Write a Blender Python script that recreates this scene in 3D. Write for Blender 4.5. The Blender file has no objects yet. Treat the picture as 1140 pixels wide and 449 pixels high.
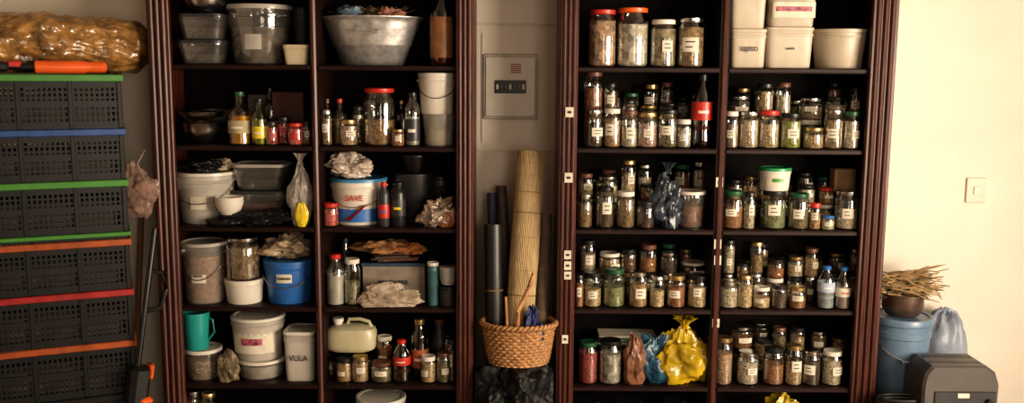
import bpy, bmesh, math, random
from mathutils import Vector, Matrix, noise
random.seed(7)
R=random.Random(11)
FPX=1050.0; CAMY=-4.40; ZC=1.75
CAM=Vector((0,CAMY,ZC))
ROT=Matrix.Rotation(math.radians(82),3,'X')@Matrix.Rotation(math.radians(0.4),3,'Z')
def U(px,py,Y):
    d=ROT@Vector(((px-570)/FPX,-(py-224.5)/FPX,-1.0))
    return CAM+d*((Y-CAMY)/d.y)
sc=bpy.context.scene
# ---------------------------------------------------------------- materials
MC={}
def nodes(name):
    m=bpy.data.materials.new(name); m.use_nodes=True
    nt=m.node_tree; b=nt.nodes['Principled BSDF']; return m,nt,b
def mat(name,col,rough=.5,metal=0,var=.25,scale=20,bump=0,bscale=60,coat=0,trans=0,stretch=None,spec=.5):
    if name in MC: return MC[name]
    m,nt,b=nodes(name)
    tc=nt.nodes.new('ShaderNodeTexCoord'); mp=nt.nodes.new('ShaderNodeMapping')
    nt.links.new(tc.outputs['Object'],mp.inputs[0])
    if stretch: mp.inputs['Scale'].default_value=stretch
    n=nt.nodes.new('ShaderNodeTexNoise'); n.inputs['Scale'].default_value=scale; n.inputs['Detail'].default_value=4
    nt.links.new(mp.outputs[0],n.inputs['Vector'])
    r=nt.nodes.new('ShaderNodeValToRGB')
    r.color_ramp.elements[0].position=.3; r.color_ramp.elements[1].position=.7
    r.color_ramp.elements[0].color=tuple(c*(1-var) for c in col)+(1,)
    r.color_ramp.elements[1].color=tuple(min(1,c*(1+var*.6)) for c in col)+(1,)
    nt.links.new(n.outputs[0],r.inputs[0]); nt.links.new(r.outputs[0],b.inputs['Base Color'])
    b.inputs['Roughness'].default_value=rough; b.inputs['Metallic'].default_value=metal
    b.inputs['Specular IOR Level'].default_value=spec
    if coat: b.inputs['Coat Weight'].default_value=coat
    if bump:
        n2=nt.nodes.new('ShaderNodeTexNoise'); n2.inputs['Scale'].default_value=bscale; n2.inputs['Detail'].default_value=5
        nt.links.new(mp.outputs[0],n2.inputs['Vector'])
        bp=nt.nodes.new('ShaderNodeBump'); bp.inputs['Strength'].default_value=bump; bp.inputs['Distance'].default_value=.01
        nt.links.new(n2.outputs[0],bp.inputs['Height']); nt.links.new(bp.outputs[0],b.inputs['Normal'])
    if trans:
        t=nt.nodes.new('ShaderNodeBsdfTransparent'); mx=nt.nodes.new('ShaderNodeMixShader')
        mx.inputs[0].default_value=trans
        t.inputs[0].default_value=(.95,.95,.93,1)
        nt.links.new(b.outputs[0],mx.inputs[1]); nt.links.new(t.outputs[0],mx.inputs[2])
        nt.links.new(mx.outputs[0],nt.nodes['Material Output'].inputs[0])
    MC[name]=m; return m
def grains(col,sc_=140,var=.6):
    name='grain_%d_%d_%d_%d'%(col[0]*255,col[1]*255,col[2]*255,sc_)
    if name in MC: return MC[name]
    m,nt,b=nodes(name)
    tc=nt.nodes.new('ShaderNodeTexCoord'); v=nt.nodes.new('ShaderNodeTexVoronoi'); v.inputs['Scale'].default_value=sc_
    nt.links.new(tc.outputs['Object'],v.inputs['Vector'])
    r=nt.nodes.new('ShaderNodeValToRGB'); sp=nt.nodes.new('ShaderNodeSeparateColor')
    nt.links.new(v.outputs['Color'],sp.inputs[0]); nt.links.new(sp.outputs[0],r.inputs[0])
    r.color_ramp.elements[0].color=tuple(c*(1-var) for c in col)+(1,)
    r.color_ramp.elements[1].color=tuple(min(1,c*(1+var*.5)) for c in col)+(1,)
    nt.links.new(r.outputs[0],b.inputs['Base Color']); b.inputs['Roughness'].default_value=.8
    bp=nt.nodes.new('ShaderNodeBump'); bp.inputs['Strength'].default_value=.5; bp.inputs['Distance'].default_value=.004
    nt.links.new(v.outputs['Distance'],bp.inputs['Height']); nt.links.new(bp.outputs[0],b.inputs['Normal'])
    MC[name]=m; return m
def glass(name,tint,refl=.5,lo=.07,hi=.75,haze=0):
    if name in MC: return MC[name]
    m,nt,b=nodes(name); nt.nodes.remove(b)
    t=nt.nodes.new('ShaderNodeBsdfTransparent'); t.inputs[0].default_value=tint+(1,)
    g=nt.nodes.new('ShaderNodeBsdfGlossy'); g.inputs['Roughness'].default_value=.08
    lw=nt.nodes.new('ShaderNodeLayerWeight'); lw.inputs[0].default_value=refl
    mr=nt.nodes.new('ShaderNodeMapRange'); mr.inputs['To Min'].default_value=lo; mr.inputs['To Max'].default_value=hi
    nt.links.new(lw.outputs['Facing'],mr.inputs[0])
    n=nt.nodes.new('ShaderNodeTexNoise'); n.inputs['Scale'].default_value=25
    tc=nt.nodes.new('ShaderNodeTexCoord'); nt.links.new(tc.outputs['Object'],n.inputs['Vector'])
    bp=nt.nodes.new('ShaderNodeBump'); bp.inputs['Strength'].default_value=.15; bp.inputs['Distance'].default_value=.01
    nt.links.new(n.outputs[0],bp.inputs['Height']); nt.links.new(bp.outputs[0],g.inputs['Normal'])
    mx=nt.nodes.new('ShaderNodeMixShader')
    base=t
    if haze:
        df=nt.nodes.new('ShaderNodeBsdfDiffuse'); df.inputs[0].default_value=(.6,.57,.52,1)
        m2=nt.nodes.new('ShaderNodeMixShader'); m2.inputs[0].default_value=haze
        nt.links.new(t.outputs[0],m2.inputs[1]); nt.links.new(df.outputs[0],m2.inputs[2]); base=m2
    nt.links.new(mr.outputs[0],mx.inputs[0]); nt.links.new(base.outputs[0],mx.inputs[1]); nt.links.new(g.outputs[0],mx.inputs[2])
    nt.links.new(mx.outputs[0],nt.nodes['Material Output'].inputs[0])
    MC[name]=m; return m
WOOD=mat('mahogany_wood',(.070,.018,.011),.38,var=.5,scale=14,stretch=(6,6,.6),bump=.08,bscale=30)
WOODS=mat('mahogany_shaded_board',(.018,.006,.005),.5,var=.5,scale=14,stretch=(.6,6,6),spec=.25)  # darker copy of the mahogany: interior shade put into boards and divider
WOODD=mat('mahogany_shaded_back',(.005,.003,.002),.7,var=.4,scale=8,stretch=(6,6,.6),spec=.10)  # shade of the deep shelf interior painted into the back panel colour
WALL=mat('painted_plaster',(.73,.67,.585),.75,var=.06,scale=3,bump=.12,bscale=18)
GL=glass('clear_glass',(.93,.95,.92)); GLG=glass('green_glass',(.55,.65,.25)); GLB=glass('brown_glass',(.35,.16,.06))
GLA=glass('amber_oil_glass',(.8,.6,.2))
LBL=mat('paper_label',(.60,.55,.45),.7,var=.15)
INK=mat('ink',(.03,.03,.035),.6)
FROST=mat('frosted_plastic',(.62,.58,.52),.3,var=.08,trans=.42)
FROST2=mat('translucent_bucket_plastic',(.60,.56,.50),.25,var=.08,trans=.74)
CLEARP=glass('clear_plastic',(.86,.85,.82),.5,.10,.7,haze=.09)
WPL=mat('white_plastic',(.62,.58,.51),.35,var=.05)
IVORY=mat('ivory_plastic',(.50,.43,.30),.4,var=.1)
BPL=mat('black_plastic',(.010,.010,.011),.35,var=.2)
DPL=mat('dark_grey_plastic',(.03,.03,.033),.4,var=.2)
BLUE=mat('blue_plastic',(.03,.13,.38),.35,var=.1)
RED=mat('red_plastic',(.45,.03,.02),.35,var=.1)
ORG=mat('orange_plastic',(.70,.12,.02),.35,var=.1)
GRN=mat('green_plastic',(.06,.22,.035),.35,var=.1)
TEAL=mat('teal_plastic',(.02,.27,.25),.3,var=.1)
GALV=mat('galvanized_steel',(.55,.54,.53),.38,metal=.7,var=.35,scale=25,bump=.15,bscale=40)
STEEL=mat('stainless_steel',(.5,.49,.47),.22,metal=1,var=.1)
GOLD=mat('gold_lid',(.50,.36,.17),.3,metal=.9,var=.1)
YEL=mat('yellow_plastic',(.7,.52,.03),.25,var=.2)
LIDS={'k':BPL,'s':STEEL,'g':GOLD,'r':RED,'w':WPL,'n':mat('dark_green_lid',(.015,.08,.035),.35),'o':ORG,'b':BLUE,'e':mat('brown_lid',(.12,.05,.03),.4)}
CONT=[(.26,.12,.045),(.34,.20,.09),(.45,.33,.19),(.11,.055,.03),(.19,.12,.06),(.15,.115,.05),(.28,.11,.045),(.42,.35,.26),(.07,.045,.03),(.28,.19,.11),(.38,.26,.14)]
# ---------------------------------------------------------------- mesh builder
class MB:
    def __init__(s): s.v=[];s.f=[];s.mi=[];s.m=[]
    def idx(s,m):
        if m not in s.m: s.m.append(m)
        return s.m.index(m)
    def add(s,vs,fs,m,T=None):
        o=len(s.v); k=s.idx(m)
        for v in vs:
            v=Vector(v); s.v.append(T@v if T is not None else v)
        for f in fs: s.f.append([i+o for i in f]); s.mi.append(k)
    def lathe(s,prof,m,seg=22,n=2,c=(0,0,0),sy=1,cb=False,ct=False,T=None,fn=None):
        vs=[];fs=[]
        for j,(r,z) in enumerate(prof):
            for i in range(seg):
                a=2*math.pi*(i+.5)/seg; ca,sa=math.cos(a),math.sin(a)
                rr=r if fn is None else fn(r,a,j)
                x=math.copysign(abs(ca)**(2/n),ca)*rr; y=math.copysign(abs(sa)**(2/n),sa)*rr*sy
                vs.append((c[0]+x,c[1]+y,c[2]+z))
        for j in range(len(prof)-1):
            for i in range(seg):
                i2=(i+1)%seg; fs.append([j*seg+i,j*seg+i2,(j+1)*seg+i2,(j+1)*seg+i])
        if cb: fs.append(list(range(seg))[::-1])
        if ct: b=(len(prof)-1)*seg; fs.append([b+i for i in range(seg)])
        s.add(vs,fs,m,T)
    def box(s,c,d,m,T=None,bev=0):
        if bev:
            x,y,z=[q/2 for q in d]; b=bev
            s.add([(c[0]+sx*(x-bx),c[1]+sy_*(y-by),c[2]+zz) for zz,bb in ((-z,b),(-z+b,0),(z-b,0),(z,b)) for sx,sy_,bx,by in
               ((-1,-1,b+bb,bb),(1,-1,b+bb,bb),(1,-1,bb,b+bb),(1,1,bb,b+bb),(1,1,b+bb,bb),(-1,1,b+bb,bb),(-1,1,bb,b+bb),(-1,-1,bb,b+bb))],
               [[j*8+i,j*8+(i+1)%8,(j+1)*8+(i+1)%8,(j+1)*8+i] for j in range(3) for i in range(8)]+[list(range(8))[::-1],[24+i for i in range(8)]],m,T); return
        x,y,z=[q/2 for q in d]
        s.add([(c[0]+a*x,c[1]+b*y,c[2]+e*z) for a in(-1,1) for b in(-1,1) for e in(-1,1)],
              [[0,1,3,2],[4,6,7,5],[0,4,5,1],[2,3,7,6],[0,2,6,4],[1,5,7,3]],m,T)
    def tube(s,pts,r,m,seg=8,T=None,closed=False):
        pts=[Vector(p) for p in pts]; n=len(pts); vs=[];fs=[]
        up=Vector((0.13,0.21,1)).normalized()
        for i,p in enumerate(pts):
            if closed: t=pts[(i+1)%n]-pts[i-1]
            else: t=pts[min(i+1,n-1)]-pts[max(i-1,0)]
            t.normalize(); u=t.cross(up)
            if u.length<.05: u=t.cross(Vector((1,0,0)))
            u.normalize(); w=t.cross(u)
            rr=r[i] if isinstance(r,(list,tuple)) else r
            for k in range(seg):
                a=2*math.pi*k/seg; vs.append(p+u*math.cos(a)*rr+w*math.sin(a)*rr)
        for j in range(n if closed else n-1):
            for k in range(seg):
                j2=(j+1)%n; k2=(k+1)%seg; fs.append([j*seg+k,j*seg+k2,j2*seg+k2,j2*seg+k])
        if not closed: fs.append(list(range(seg))[::-1]); fs.append([(n-1)*seg+k for k in range(seg)])
        s.add(vs,fs,m,T)
    def blob(s,c,d,m,seed=0,amp=.18,freq=2.2,sub=5,flat=True,fold=1.0,pinch=0,T=None,neck=0):
        # crumpled sheet look: voronoi creases + folds running to the neck
        bm=bmesh.new(); bmesh.ops.create_icosphere(bm,subdivisions=sub,radius=1)
        off=Vector((seed*7.3,seed*3.1,seed*5.7)); vs=[]
        for v in bm.verts:
            p=v.co.copy(); q=p*freq+off
            q2=q+Vector((noise.noise(q*1.5),noise.noise(q*1.5+Vector((9,2,1))),noise.noise(q*1.5+Vector((3,8,5)))))*.35
            d1=noise.voronoi(q2*.9)[0]; d2=noise.voronoi(q2*2.3+Vector((4,4,4)))[0]; 
            k=1+amp*(noise.noise(q*.6)*1.3+fold*(d1[0]-.45)*1.15+fold*(d2[0]-.45)*.5+fold*(noise.voronoi(q2*5)[0][0]-.4)*.18)
            a=math.atan2(p.y,p.x)
            if p.z>0: k*=1+.10*fold*max(0,p.z)*math.sin(a*9+seed+2*noise.noise(q))
            p=p*k
            if pinch and p.z>0: 
                w=1-pinch*min(1,max(0,p.z))**1.5; p.x*=w;p.y*=w
            x,y,z=p.x*d[0]/2,p.y*d[1]/2,p.z*d[2]/2
            if flat: z=max(z,-d[2]/2*.92)
            vs.append((c[0]+x,c[1]+y,c[2]+z))
        fs=[[v.index for v in f.verts] for f in bm.faces]; bm.free()
        s.add(vs,fs,m,T)
    def frill(s,c,r,h,m,seed=0):
        # gathered mouth of a plastic bag
        def fn(rr,a,j): return rr*(1+.28*math.sin(7*a+seed)+.15*math.sin(13*a+seed*2))
        s.lathe([(r*.55,0),(r*.30,h*.25),(r*.45,h*.5),(r*.95,h*.9),(r*1.15,h),(r*.9,h*.88),(r*.35,h*.5)],m,48,c=c,fn=fn)
    def patch(s,r,z0,z1,a0,a1,m,c=(0,0,0),seg=8,n=2):
        vs=[];fs=[]
        for i in range(seg+1):
            a=a0+(a1-a0)*i/seg; ca,sa=math.cos(a),math.sin(a)
            x=math.copysign(abs(ca)**(2/n),ca)*r; y=math.copysign(abs(sa)**(2/n),sa)*r
            vs+=[(c[0]+x,c[1]+y,c[2]+z0),(c[0]+x,c[1]+y,c[2]+z1)]
        for i in range(seg): fs.append([2*i,2*i+2,2*i+3,2*i+1])
        s.add(vs,fs,m)
    def done(s,name,loc=(0,0,0),rz=0,parent=None,quat=None,ang=35):
        me=bpy.data.meshes.new(name); me.from_pydata([tuple(v) for v in s.v],[],s.f)
        for m in s.m: me.materials.append(m)
        me.polygons.foreach_set('material_index',s.mi)
        me.polygons.foreach_set('use_smooth',[True]*len(s.f)); me.update()
        try: me.set_sharp_from_angle(angle=math.radians(ang))
        except Exception: pass
        o=bpy.data.objects.new(name,me); sc.collection.objects.link(o)
        o.location=loc; o.rotation_euler=(0,0,rz)
        if quat is not None: o.rotation_mode='QUATERNION'; o.rotation_quaternion=quat
        if parent: o.parent=parent
        return o
def empty(name,loc=(0,0,0)):
    e=bpy.data.objects.new(name,None); e.location=loc; e.empty_display_size=.1; sc.collection.objects.link(e); return e
def text(parent,s,size,loc,m=None,rx=90,rz=0):
    c=bpy.data.curves.new('label_text','FONT'); c.body=s; c.size=size; c.align_x='CENTER'; c.align_y='CENTER'; c.extrude=.0003; c.offset=.0004
    c.materials.append(m or INK)
    o=bpy.data.objects.new('label_text',c); sc.collection.objects.link(o); o.parent=parent; o.location=loc
    o.rotation_euler=(math.radians(rx),0,rz); return o
# ---------------------------------------------------------------- room
def simple(name,parts,ang=35):
    mb=MB()
    for p in parts: mb.box(*p)
    return mb.done(name,ang=ang)
FLR=mat('floor_tiles',(.18,.12,.085),.4,var=.2,scale=2)
CEIL=mat('ceiling_paint',(.45,.39,.32),.8,var=.05)
simple('wall_back',[((.25,.06,1.4),(6.1,.12,2.9),WALL)])
simple('floor',[((.25,-3,-.05),(6.1,6.2,.1),FLR)])
simple('ceiling',[((.25,-3,2.9),(6.1,6.2,.1),CEIL)])
simple('wall_left',[((-2.85,-3,1.4),(.1,6.0,2.9),CEIL)])
WY0,WY1,WZ0,WZ1=-4.7,-1.9,.6,2.25
simple('wall_right',[((3.25,(0+WY1)/2,1.4),(.1,-WY1,2.9),WALL),((3.25,(WY0-6)/2,1.4),(.1,6+WY0,2.9),WALL),
   ((3.25,(WY0+WY1)/2,WZ0/2-.02),(.1,WY1-WY0,WZ0),WALL),((3.25,(WY0+WY1)/2,(2.85+WZ1)/2),(.1,WY1-WY0,2.85-WZ1),WALL)])
wp=[]
for y in (WY0+.02,(WY0+WY1)/2,WY1-.02): wp.append(((3.25,y,(WZ0+WZ1)/2),(.06,.04,WZ1-WZ0),WPL))
for z in (WZ0+.02,WZ1-.02): wp.append(((3.25,(WY0+WY1)/2,z),(.06,WY1-WY0,.04),WPL))
simple('window_1',wp)
# ---------------------------------------------------------------- shelving units
YF=-.36; BT=.022
S=[ZC+.011-h for h in (0,.346,.70,1.056,1.409)]+[.06]
SH=[ZC+.371]+S
def unit(pl,pli,pd0,pd1,pri,pr,labels):
    x=lambda p:U(p,224,YF).x
    mb=MB(); L,LI,D0,D1,RI,RR=map(x,(pl,pli,pd0,pd1,pri,pr)); top=2.50
    mb.box(((L+.012),-.19,top/2),(.024,.34,top),WOOD)
    mb.box(((RR-.012),-.19,top/2),(.024,.34,top),WOOD)
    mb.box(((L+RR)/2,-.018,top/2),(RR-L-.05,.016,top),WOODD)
    for a,b in ((L,LI),(RI,RR)):
        w=b-a; c=(a+b)/2
        mb.box((c,-.366,top/2),(w,.03,top),WOOD,None,.004)
        for k in (-1,0,1):
            xx=c+k*w*.27
            mb.tube([(xx,-.383,.12),(xx,-.383,top-.15)],w*.1,WOOD,8)
        mb.box((c,-.385,.06),(w+.004,.03,.12),WOOD,None,.004)
    dc=(D0+D1)/2
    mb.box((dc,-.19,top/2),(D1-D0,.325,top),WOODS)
    mb.tube([(dc,-.354,.1),(dc,-.354,top-.1)],(D1-D0)*.35,WOOD,8)
    for z in SH:
        for a,b in ((L+.024,D0),(D1,RR-.024)):
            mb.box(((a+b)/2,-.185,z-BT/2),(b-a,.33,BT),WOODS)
        for a,b in ((LI,D0),(D1,RI)):
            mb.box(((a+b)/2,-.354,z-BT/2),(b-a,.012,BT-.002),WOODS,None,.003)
    mb.box(((L+RR)/2,-.20,top+.02),(RR-L+.06,.42,.04),WOOD,None,.01)
    mb.box(((L+RR)/2,-.20,top-.05),(RR-L+.02,.385,.09),WOOD,None,.01)
    mb.box(((L+RR)/2,-.36,.02),(RR-L,.02,.04),WOOD)
    for px,py,w,h in labels:
        yy=-.394 if px<700 else -.362
        p=U(px,py,yy); mb.box((p.x,yy,p.z),(w/260,.001,h/260),LBL); mb.box((p.x,yy-.001,p.z),(w/260*.5,.0006,h/260*.25),INK)
    mb.done('wooden_shelving_unit')
unit(174,198,348,357,508,527,[])
unit(621,641,796,806,958,986,[(634,125,9,11),(633,198,9,11),(632,284,8,10),(632,296,8,10),(632,307,8,9),(801,203,8,11),(799,272,8,11),(799,290,8,11),(629,378,7,10),(797,360,8,10)])
# ---------------------------------------------------------------- item placement
def P(cx,w,yt,base,off,ratio=1.0,front=YF+.02):
    Y=front+off+.05
    for _ in range(3):
        W=U(cx+w/2,yt,Y).x-U(cx-w/2,yt,Y).x; Y=front+off+W*ratio/2
    p=U(cx,yt,Y); return p.x,Y,W,p.z-base
def z(s): return S[s]+.0008
def jarmesh(mb,r,h,cont,lid,fill=.75,label=True,c=(0,0,0),gl=None,sq=2,rr=None,lidr=.9):
    rr=rr or R; gl=gl or GL; lh=min(.02,.17*h)
    if fill>0:
        mb.lathe([(.82*r,.004),(.93*r,.05*h),(.93*r,min(fill,.8)*h),(.5*r,min(fill,.8)*h+rr.uniform(.0,.02)*h)],cont,20,sq,c,cb=True,ct=True)
    mb.lathe([(.86*r,0),(.97*r,.02*h),(r,.06*h),(r,.74*h),(.96*r,.80*h),(.84*r,.86*h),(.82*r,h-lh*.5)],gl,20,sq,c,cb=True)
    mb.lathe([(lidr*r*.98,h-lh),(lidr*r,h-lh*.9),(lidr*r,h-lh*.15),(lidr*r*.93,h),(lidr*r*.85,h-.001)],lid,20,2,c,cb=True,ct=True)
    if label:
        a=-math.pi/2+rr.uniform(-.5,.5); w=rr.uniform(.4,.68); z0=rr.uniform(.25,.40)*h; z1=z0+rr.uniform(.18,.30)*h
        mb.patch(r+.0006,z0,z1,a-w,a+w,label if not isinstance(label,bool) else LBL,c,8,sq)
        for k in range(2):
            zz=z0+(z1-z0)*(.3+.35*k); mb.patch(r+.0011,zz,zz+(z1-z0)*.09,a-w*.6,a+w*rr.uniform(.2,.6),INK,c,5,sq)
def jar(cx,w,yt,s,off=0,cont=None,lid='k',fill=.75,label=True,name='spice_jar',parent=None,base=None,gl=None,sq=2,gs=140):
    b=z(s) if base is None else base
    x,y,W,h=P(cx,w,yt,b,off); mb=MB()
    jarmesh(mb,W/2,h,grains(cont or R.choice(CONT),gs),LIDS[lid],fill,label,gl=gl,sq=sq)
    if parent: return mb.done('jar',(x,y,b),parent=parent),h
    return mb.done(name,(x,y,b)),h
def bottle(cx,w,yt,s,off=0,gl=None,liq=None,cap='k',lab=None,name='glass_bottle',neck=.35,sh=.62,fill=.55,base=None,labz=(.2,.5),flutes=False,pc=None):
    b=z(s) if base is None else base
    x,y,W,h=P(cx,w,yt,b,off); r=W/2; mb=MB(); gl=gl or GL
    if liq is not None: mb.lathe([(.85*r,.004),(.92*r,.03*h),(.92*r,fill*h)],liq,20,cb=True,ct=True)
    if flutes: prof=[(.8*r,0),(.97*r,.04*h),(r,.12*h),(.9*r,.28*h),(.98*r,.42*h),(r,.58*h),(.9*r,.7*h),(.6*r,.82*h),(neck*r,.9*h),(neck*r,.95*h)]
    else: prof=[(.9*r,0),(r,.03*h),(r,sh*h),(.92*r,(sh+.05)*h),(.6*r,(sh+.13)*h),(neck*r*1.05,(sh+.2)*h),(neck*r,.95*h)]
    mb.lathe(prof,gl,22,cb=True)
    mb.lathe([(neck*r*1.15,.91*h),(neck*r*1.2,.92*h),(neck*r*1.2,.995*h),(neck*r,h)],LIDS[cap] if isinstance(cap,str) else cap,16,cb=True,ct=True)
    if lab is not None:
        mb.lathe([(r*1.005,labz[0]*h),(r*1.012,(labz[0]+.01)*h),(r*1.012,labz[1]*h),(r*1.005,(labz[1]+.01)*h)],lab,22)
        mb.patch(r*1.02,(labz[0]*.6+labz[1]*.4)*h,(labz[0]*.45+labz[1]*.55)*h,-2.1,-1.1,pc or (WPL if lab is not WPL and lab is not LBL else RED),seg=5)
    return mb.done(name,(x,y,b)),h
def tub(cx,w,yt,s,off=0,body=None,lid=None,n=2,ratio=1,taper=.85,cont=None,fill=.6,name='plastic_tub',base=None,lidh=.014,lidr=1.03,handle=False,ribs=True,lab=None,txt=None,tsize=.03,open_=False,labcol=None,hdown=True,tcol=None):
    b=z(s) if base is None else base
    x,y,W,h=P(cx,w,yt,b,off,ratio); r=W/2/lidr; mb=MB(); body=body or FROST
    seg=24 if n==2 else 40
    bt=h-(0 if open_ or lid is None else lidh*.6)
    if cont is not None:
        f=fill; mb.lathe([(taper*r*.93,.006),((taper+(1-taper)*f)*r*.94,f*h),(.3*r,f*h+.008)],cont,seg,n,sy=ratio,cb=True,ct=True)
    pr=[(taper*r*.96,0),(taper*r,.006)]
    if ribs: pr+=[((taper+(1-taper)*.82)*r,.82*bt),((taper+(1-taper)*.82)*r*1.03,.83*bt),((taper+(1-taper)*.9)*r*1.03,.87*bt),((taper+(1-taper)*.9)*r,.88*bt)]
    pr+=[(r*.985,bt-.008),(r*1.02,bt-.007),(r*1.02,bt)]
    if open_: pr+=[(r*.97,bt),(taper*r*.96,.01)]
    mb.lathe(pr,body,seg,n,sy=ratio,cb=True,ct=open_)
    if lid is not None:
        mb.lathe([(r*lidr*.99,h-lidh),(r*lidr,h-lidh*.95),(r*lidr,h-lidh*.15),(r*lidr*.97,h),(r*.88,h-.001),(r*.86,h-.004)],lid,seg,n,sy=ratio,cb=True,ct=True)
    if handle:
        hz=.86*bt; rr_=r*1.03; dip=.42*h if hdown else -.3*h
        pts=[(rr_*math.cos(a),-abs(math.sin(a))*rr_*ratio*1.02,hz-dip*math.sin(a)) for a in [math.pi*i/16 for i in range(17)]]
        mb.tube(pts,.0022,STEEL if handle is True else handle,6)
        for sx in (-1,1): mb.lathe([(.009,-.004),(.009,.004)],WPL,10,c=(sx*r*.98,0,hz),cb=True,ct=True)
    if lab:
        z0,z1,aw,m=lab; rm=(taper+(1-taper)*(z0+z1)/2)*r*1.015
        mb.patch(rm+.001,z0*h,z1*h,-math.pi/2-aw,-math.pi/2+aw,m,n=n,seg=12)
        if labcol: mb.patch(rm+.002,(z0*.6+z1*.4)*h,(z0*.3+z1*.7)*h,-math.pi/2-aw*.5,-math.pi/2+aw*.45,labcol,n=n,seg=8)
    o=mb.done(name,(x,y,b))
    if txt: 
        rm=(taper+(1-taper)*.5)*r*1.03*ratio
        text(o,txt,tsize,(0,-rm-.006,h*.48),tcol)
    return o,h,x,y,W
def bag(cx,w,y0,y1,Y,m,name='plastic_bag',dy=None,base=None,frill=0,**k):
    p0=U(cx,y1,Y);p1=U(cx,y0,Y); W=U(cx+w/2,y0,Y).x-U(cx-w/2,y0,Y).x
    b=p0.z if base is None else base
    h=p1.z-b; mb=MB(); mb.blob((0,0,h/2*.92),(W,dy or W*.8,h),m,**k)
    mn=min(v.z for v in mb.v)
    for v in mb.v: v.z-=mn
    if frill: 
        mx=max(v.z for v in mb.v); mb.frill((0,0,mx-.012),W*frill,.05,m,k.get('seed',0))
    return mb.done(name,((p0.x+p1.x)/2,Y,b+.0005),ang=50)
def box_item(cx,w,y0,s,off,d,m,name,lidm=None,base=None,txt=None,tsize=.03):
    b=z(s) if base is None else base
    x,y,W,h=P(cx,w,y0,b,off,0); mb=MB(); mb.box((0,d/2,h/2),(W,d,h),m,None,.004)
    if lidm: mb.box((0,d/2,h-.008),(W+.008,d+.008,.016),lidm,None,.003)
    o=mb.done(name,(x,y,b))
    if txt: text(o,txt,tsize,(0,-.006,h*.5))
    return o,h
PBAG=mat('clear_bag_plastic',(.55,.50,.45),.12,var=.2,trans=.45,bump=.3,bscale=40)
BROWNG=grains((.20,.09,.04),60); 
DARKC=mat('dark_contents',(.05,.045,.05),.5)
# ===== LEFT UNIT =====
o,h,*_=tub(228,52,45,0,0,CLEARP,DPL,n=5,ratio=.9,cont=mat('grey_contents',(.10,.09,.09),.7,var=.5,scale=50),fill=.4,name='food_container')
b1=z(0)+h+.001
o,h2,*_=tub(228,52,16,0,0,CLEARP,DPL,n=5,ratio=.9,cont=DARKC,fill=.45,name='food_container',base=b1)
def bowl(cx,w,y0,base,off,m,name='steel_bowl'):
    x,y,W,h=P(cx,w,y0,base,off); r=W/2; mb=MB()
    mb.lathe([(.45*r,0),(.5*r,.003),(.75*r,.25*h),(.93*r,.65*h),(r,.97*h),(1.03*r,h),(1.0*r,h),(.91*r,.66*h),(.72*r,.28*h),(.4*r,.02*h)],m,28,cb=True,ct=True)
    return mb.done(name,(x,y,base)),h
bowl(228,48,-4,b1+h2+.001,0,STEEL)
tub(289,72,6,0,0,CLEARP,FROST,taper=.86,cont=mat('greyish_contents',(.15,.125,.10),.8,var=.6,scale=30),fill=.62,lidh=.02,name='plastic_bucket',lab=(.25,.5,.28,FROST))
tub(331,30,50,0,.0,IVORY,IVORY,n=5,ratio=.8,name='food_container')
tub(336,22,8,0,.14,DPL,BPL,name='storage_canister')
# S0 right bay: galvanized basin
x,y,W,h=P(416,114,20,z(0),-.03)
r=W/2; mb=MB()
mb.lathe([(.58*r,0),(.6*r,.004),(.73*r,.38*h),(.75*r,.40*h),(.76*r,.43*h),(.92*r,.86*h),(.93*r,.9*h),(.97*r,.96*h),(1.0*r,.98*h),(1.0*r,h),(.95*r,h),(.9*r,.86*h),(.56*r,.01)],GALV,40,sy=.72,cb=True,ct=True)
mb.tube([(-.05,-.92*r*.72*.97,.72*h),(-.045,-.93*r*.72-.012,.66*h),(0,-.93*r*.72-.014,.63*h),(.045,-.93*r*.72-.012,.66*h),(.05,-.92*r*.72*.97,.72*h)],.004,GALV,8)
mb.done('galvanized_basin',(x,-.19,z(0)))
mb=MB(); TW=mat('dry_twigs',(.2,.12,.06),.8,var=.4); CL=mat('blue_grey_cloth',(.16,.23,.30),.8,var=.5,bump=.4)
mb.blob((0,0,-.012),(.30,.2,.07),mat('dried_herb',(.10,.07,.04),.9,var=.6,scale=60),seed=3,amp=.3,flat=False)
mb.blob((-.09,-.03,.022),(.11,.12,.07),CL,seed=4,amp=.4,flat=False)
mb.blob((.07,-.03,.014),(.14,.12,.06),mat('pink_brown_cloth',(.34,.16,.11),.8,var=.5),seed=9,amp=.4,flat=False)
for i in range(90):
    a=R.uniform(-.4,.4); xx=R.uniform(-.12,.1); L=R.uniform(.04,.10)
    mb.tube([(xx,R.uniform(-.05,.05),0.01),(xx+math.cos(a)*L*R.choice((-1,1)),R.uniform(-.06,.06),.03+R.uniform(0,.03))],.002,TW,5)
mb.done('dried_herbs',(x,-.19,z(0)+h*.95))
bottle(492,27,-16,0,.01,GLB,mat('brown_liquid',(.40,.17,.06),.3),'k',name='glass_bottle',neck=.5,sh=.66,fill=.6,lab=mat('amber_label',(.26,.11,.035),.4,var=.4),labz=(.1,.6),pc=mat('amber_label2',(.20,.09,.03),.4))
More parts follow.
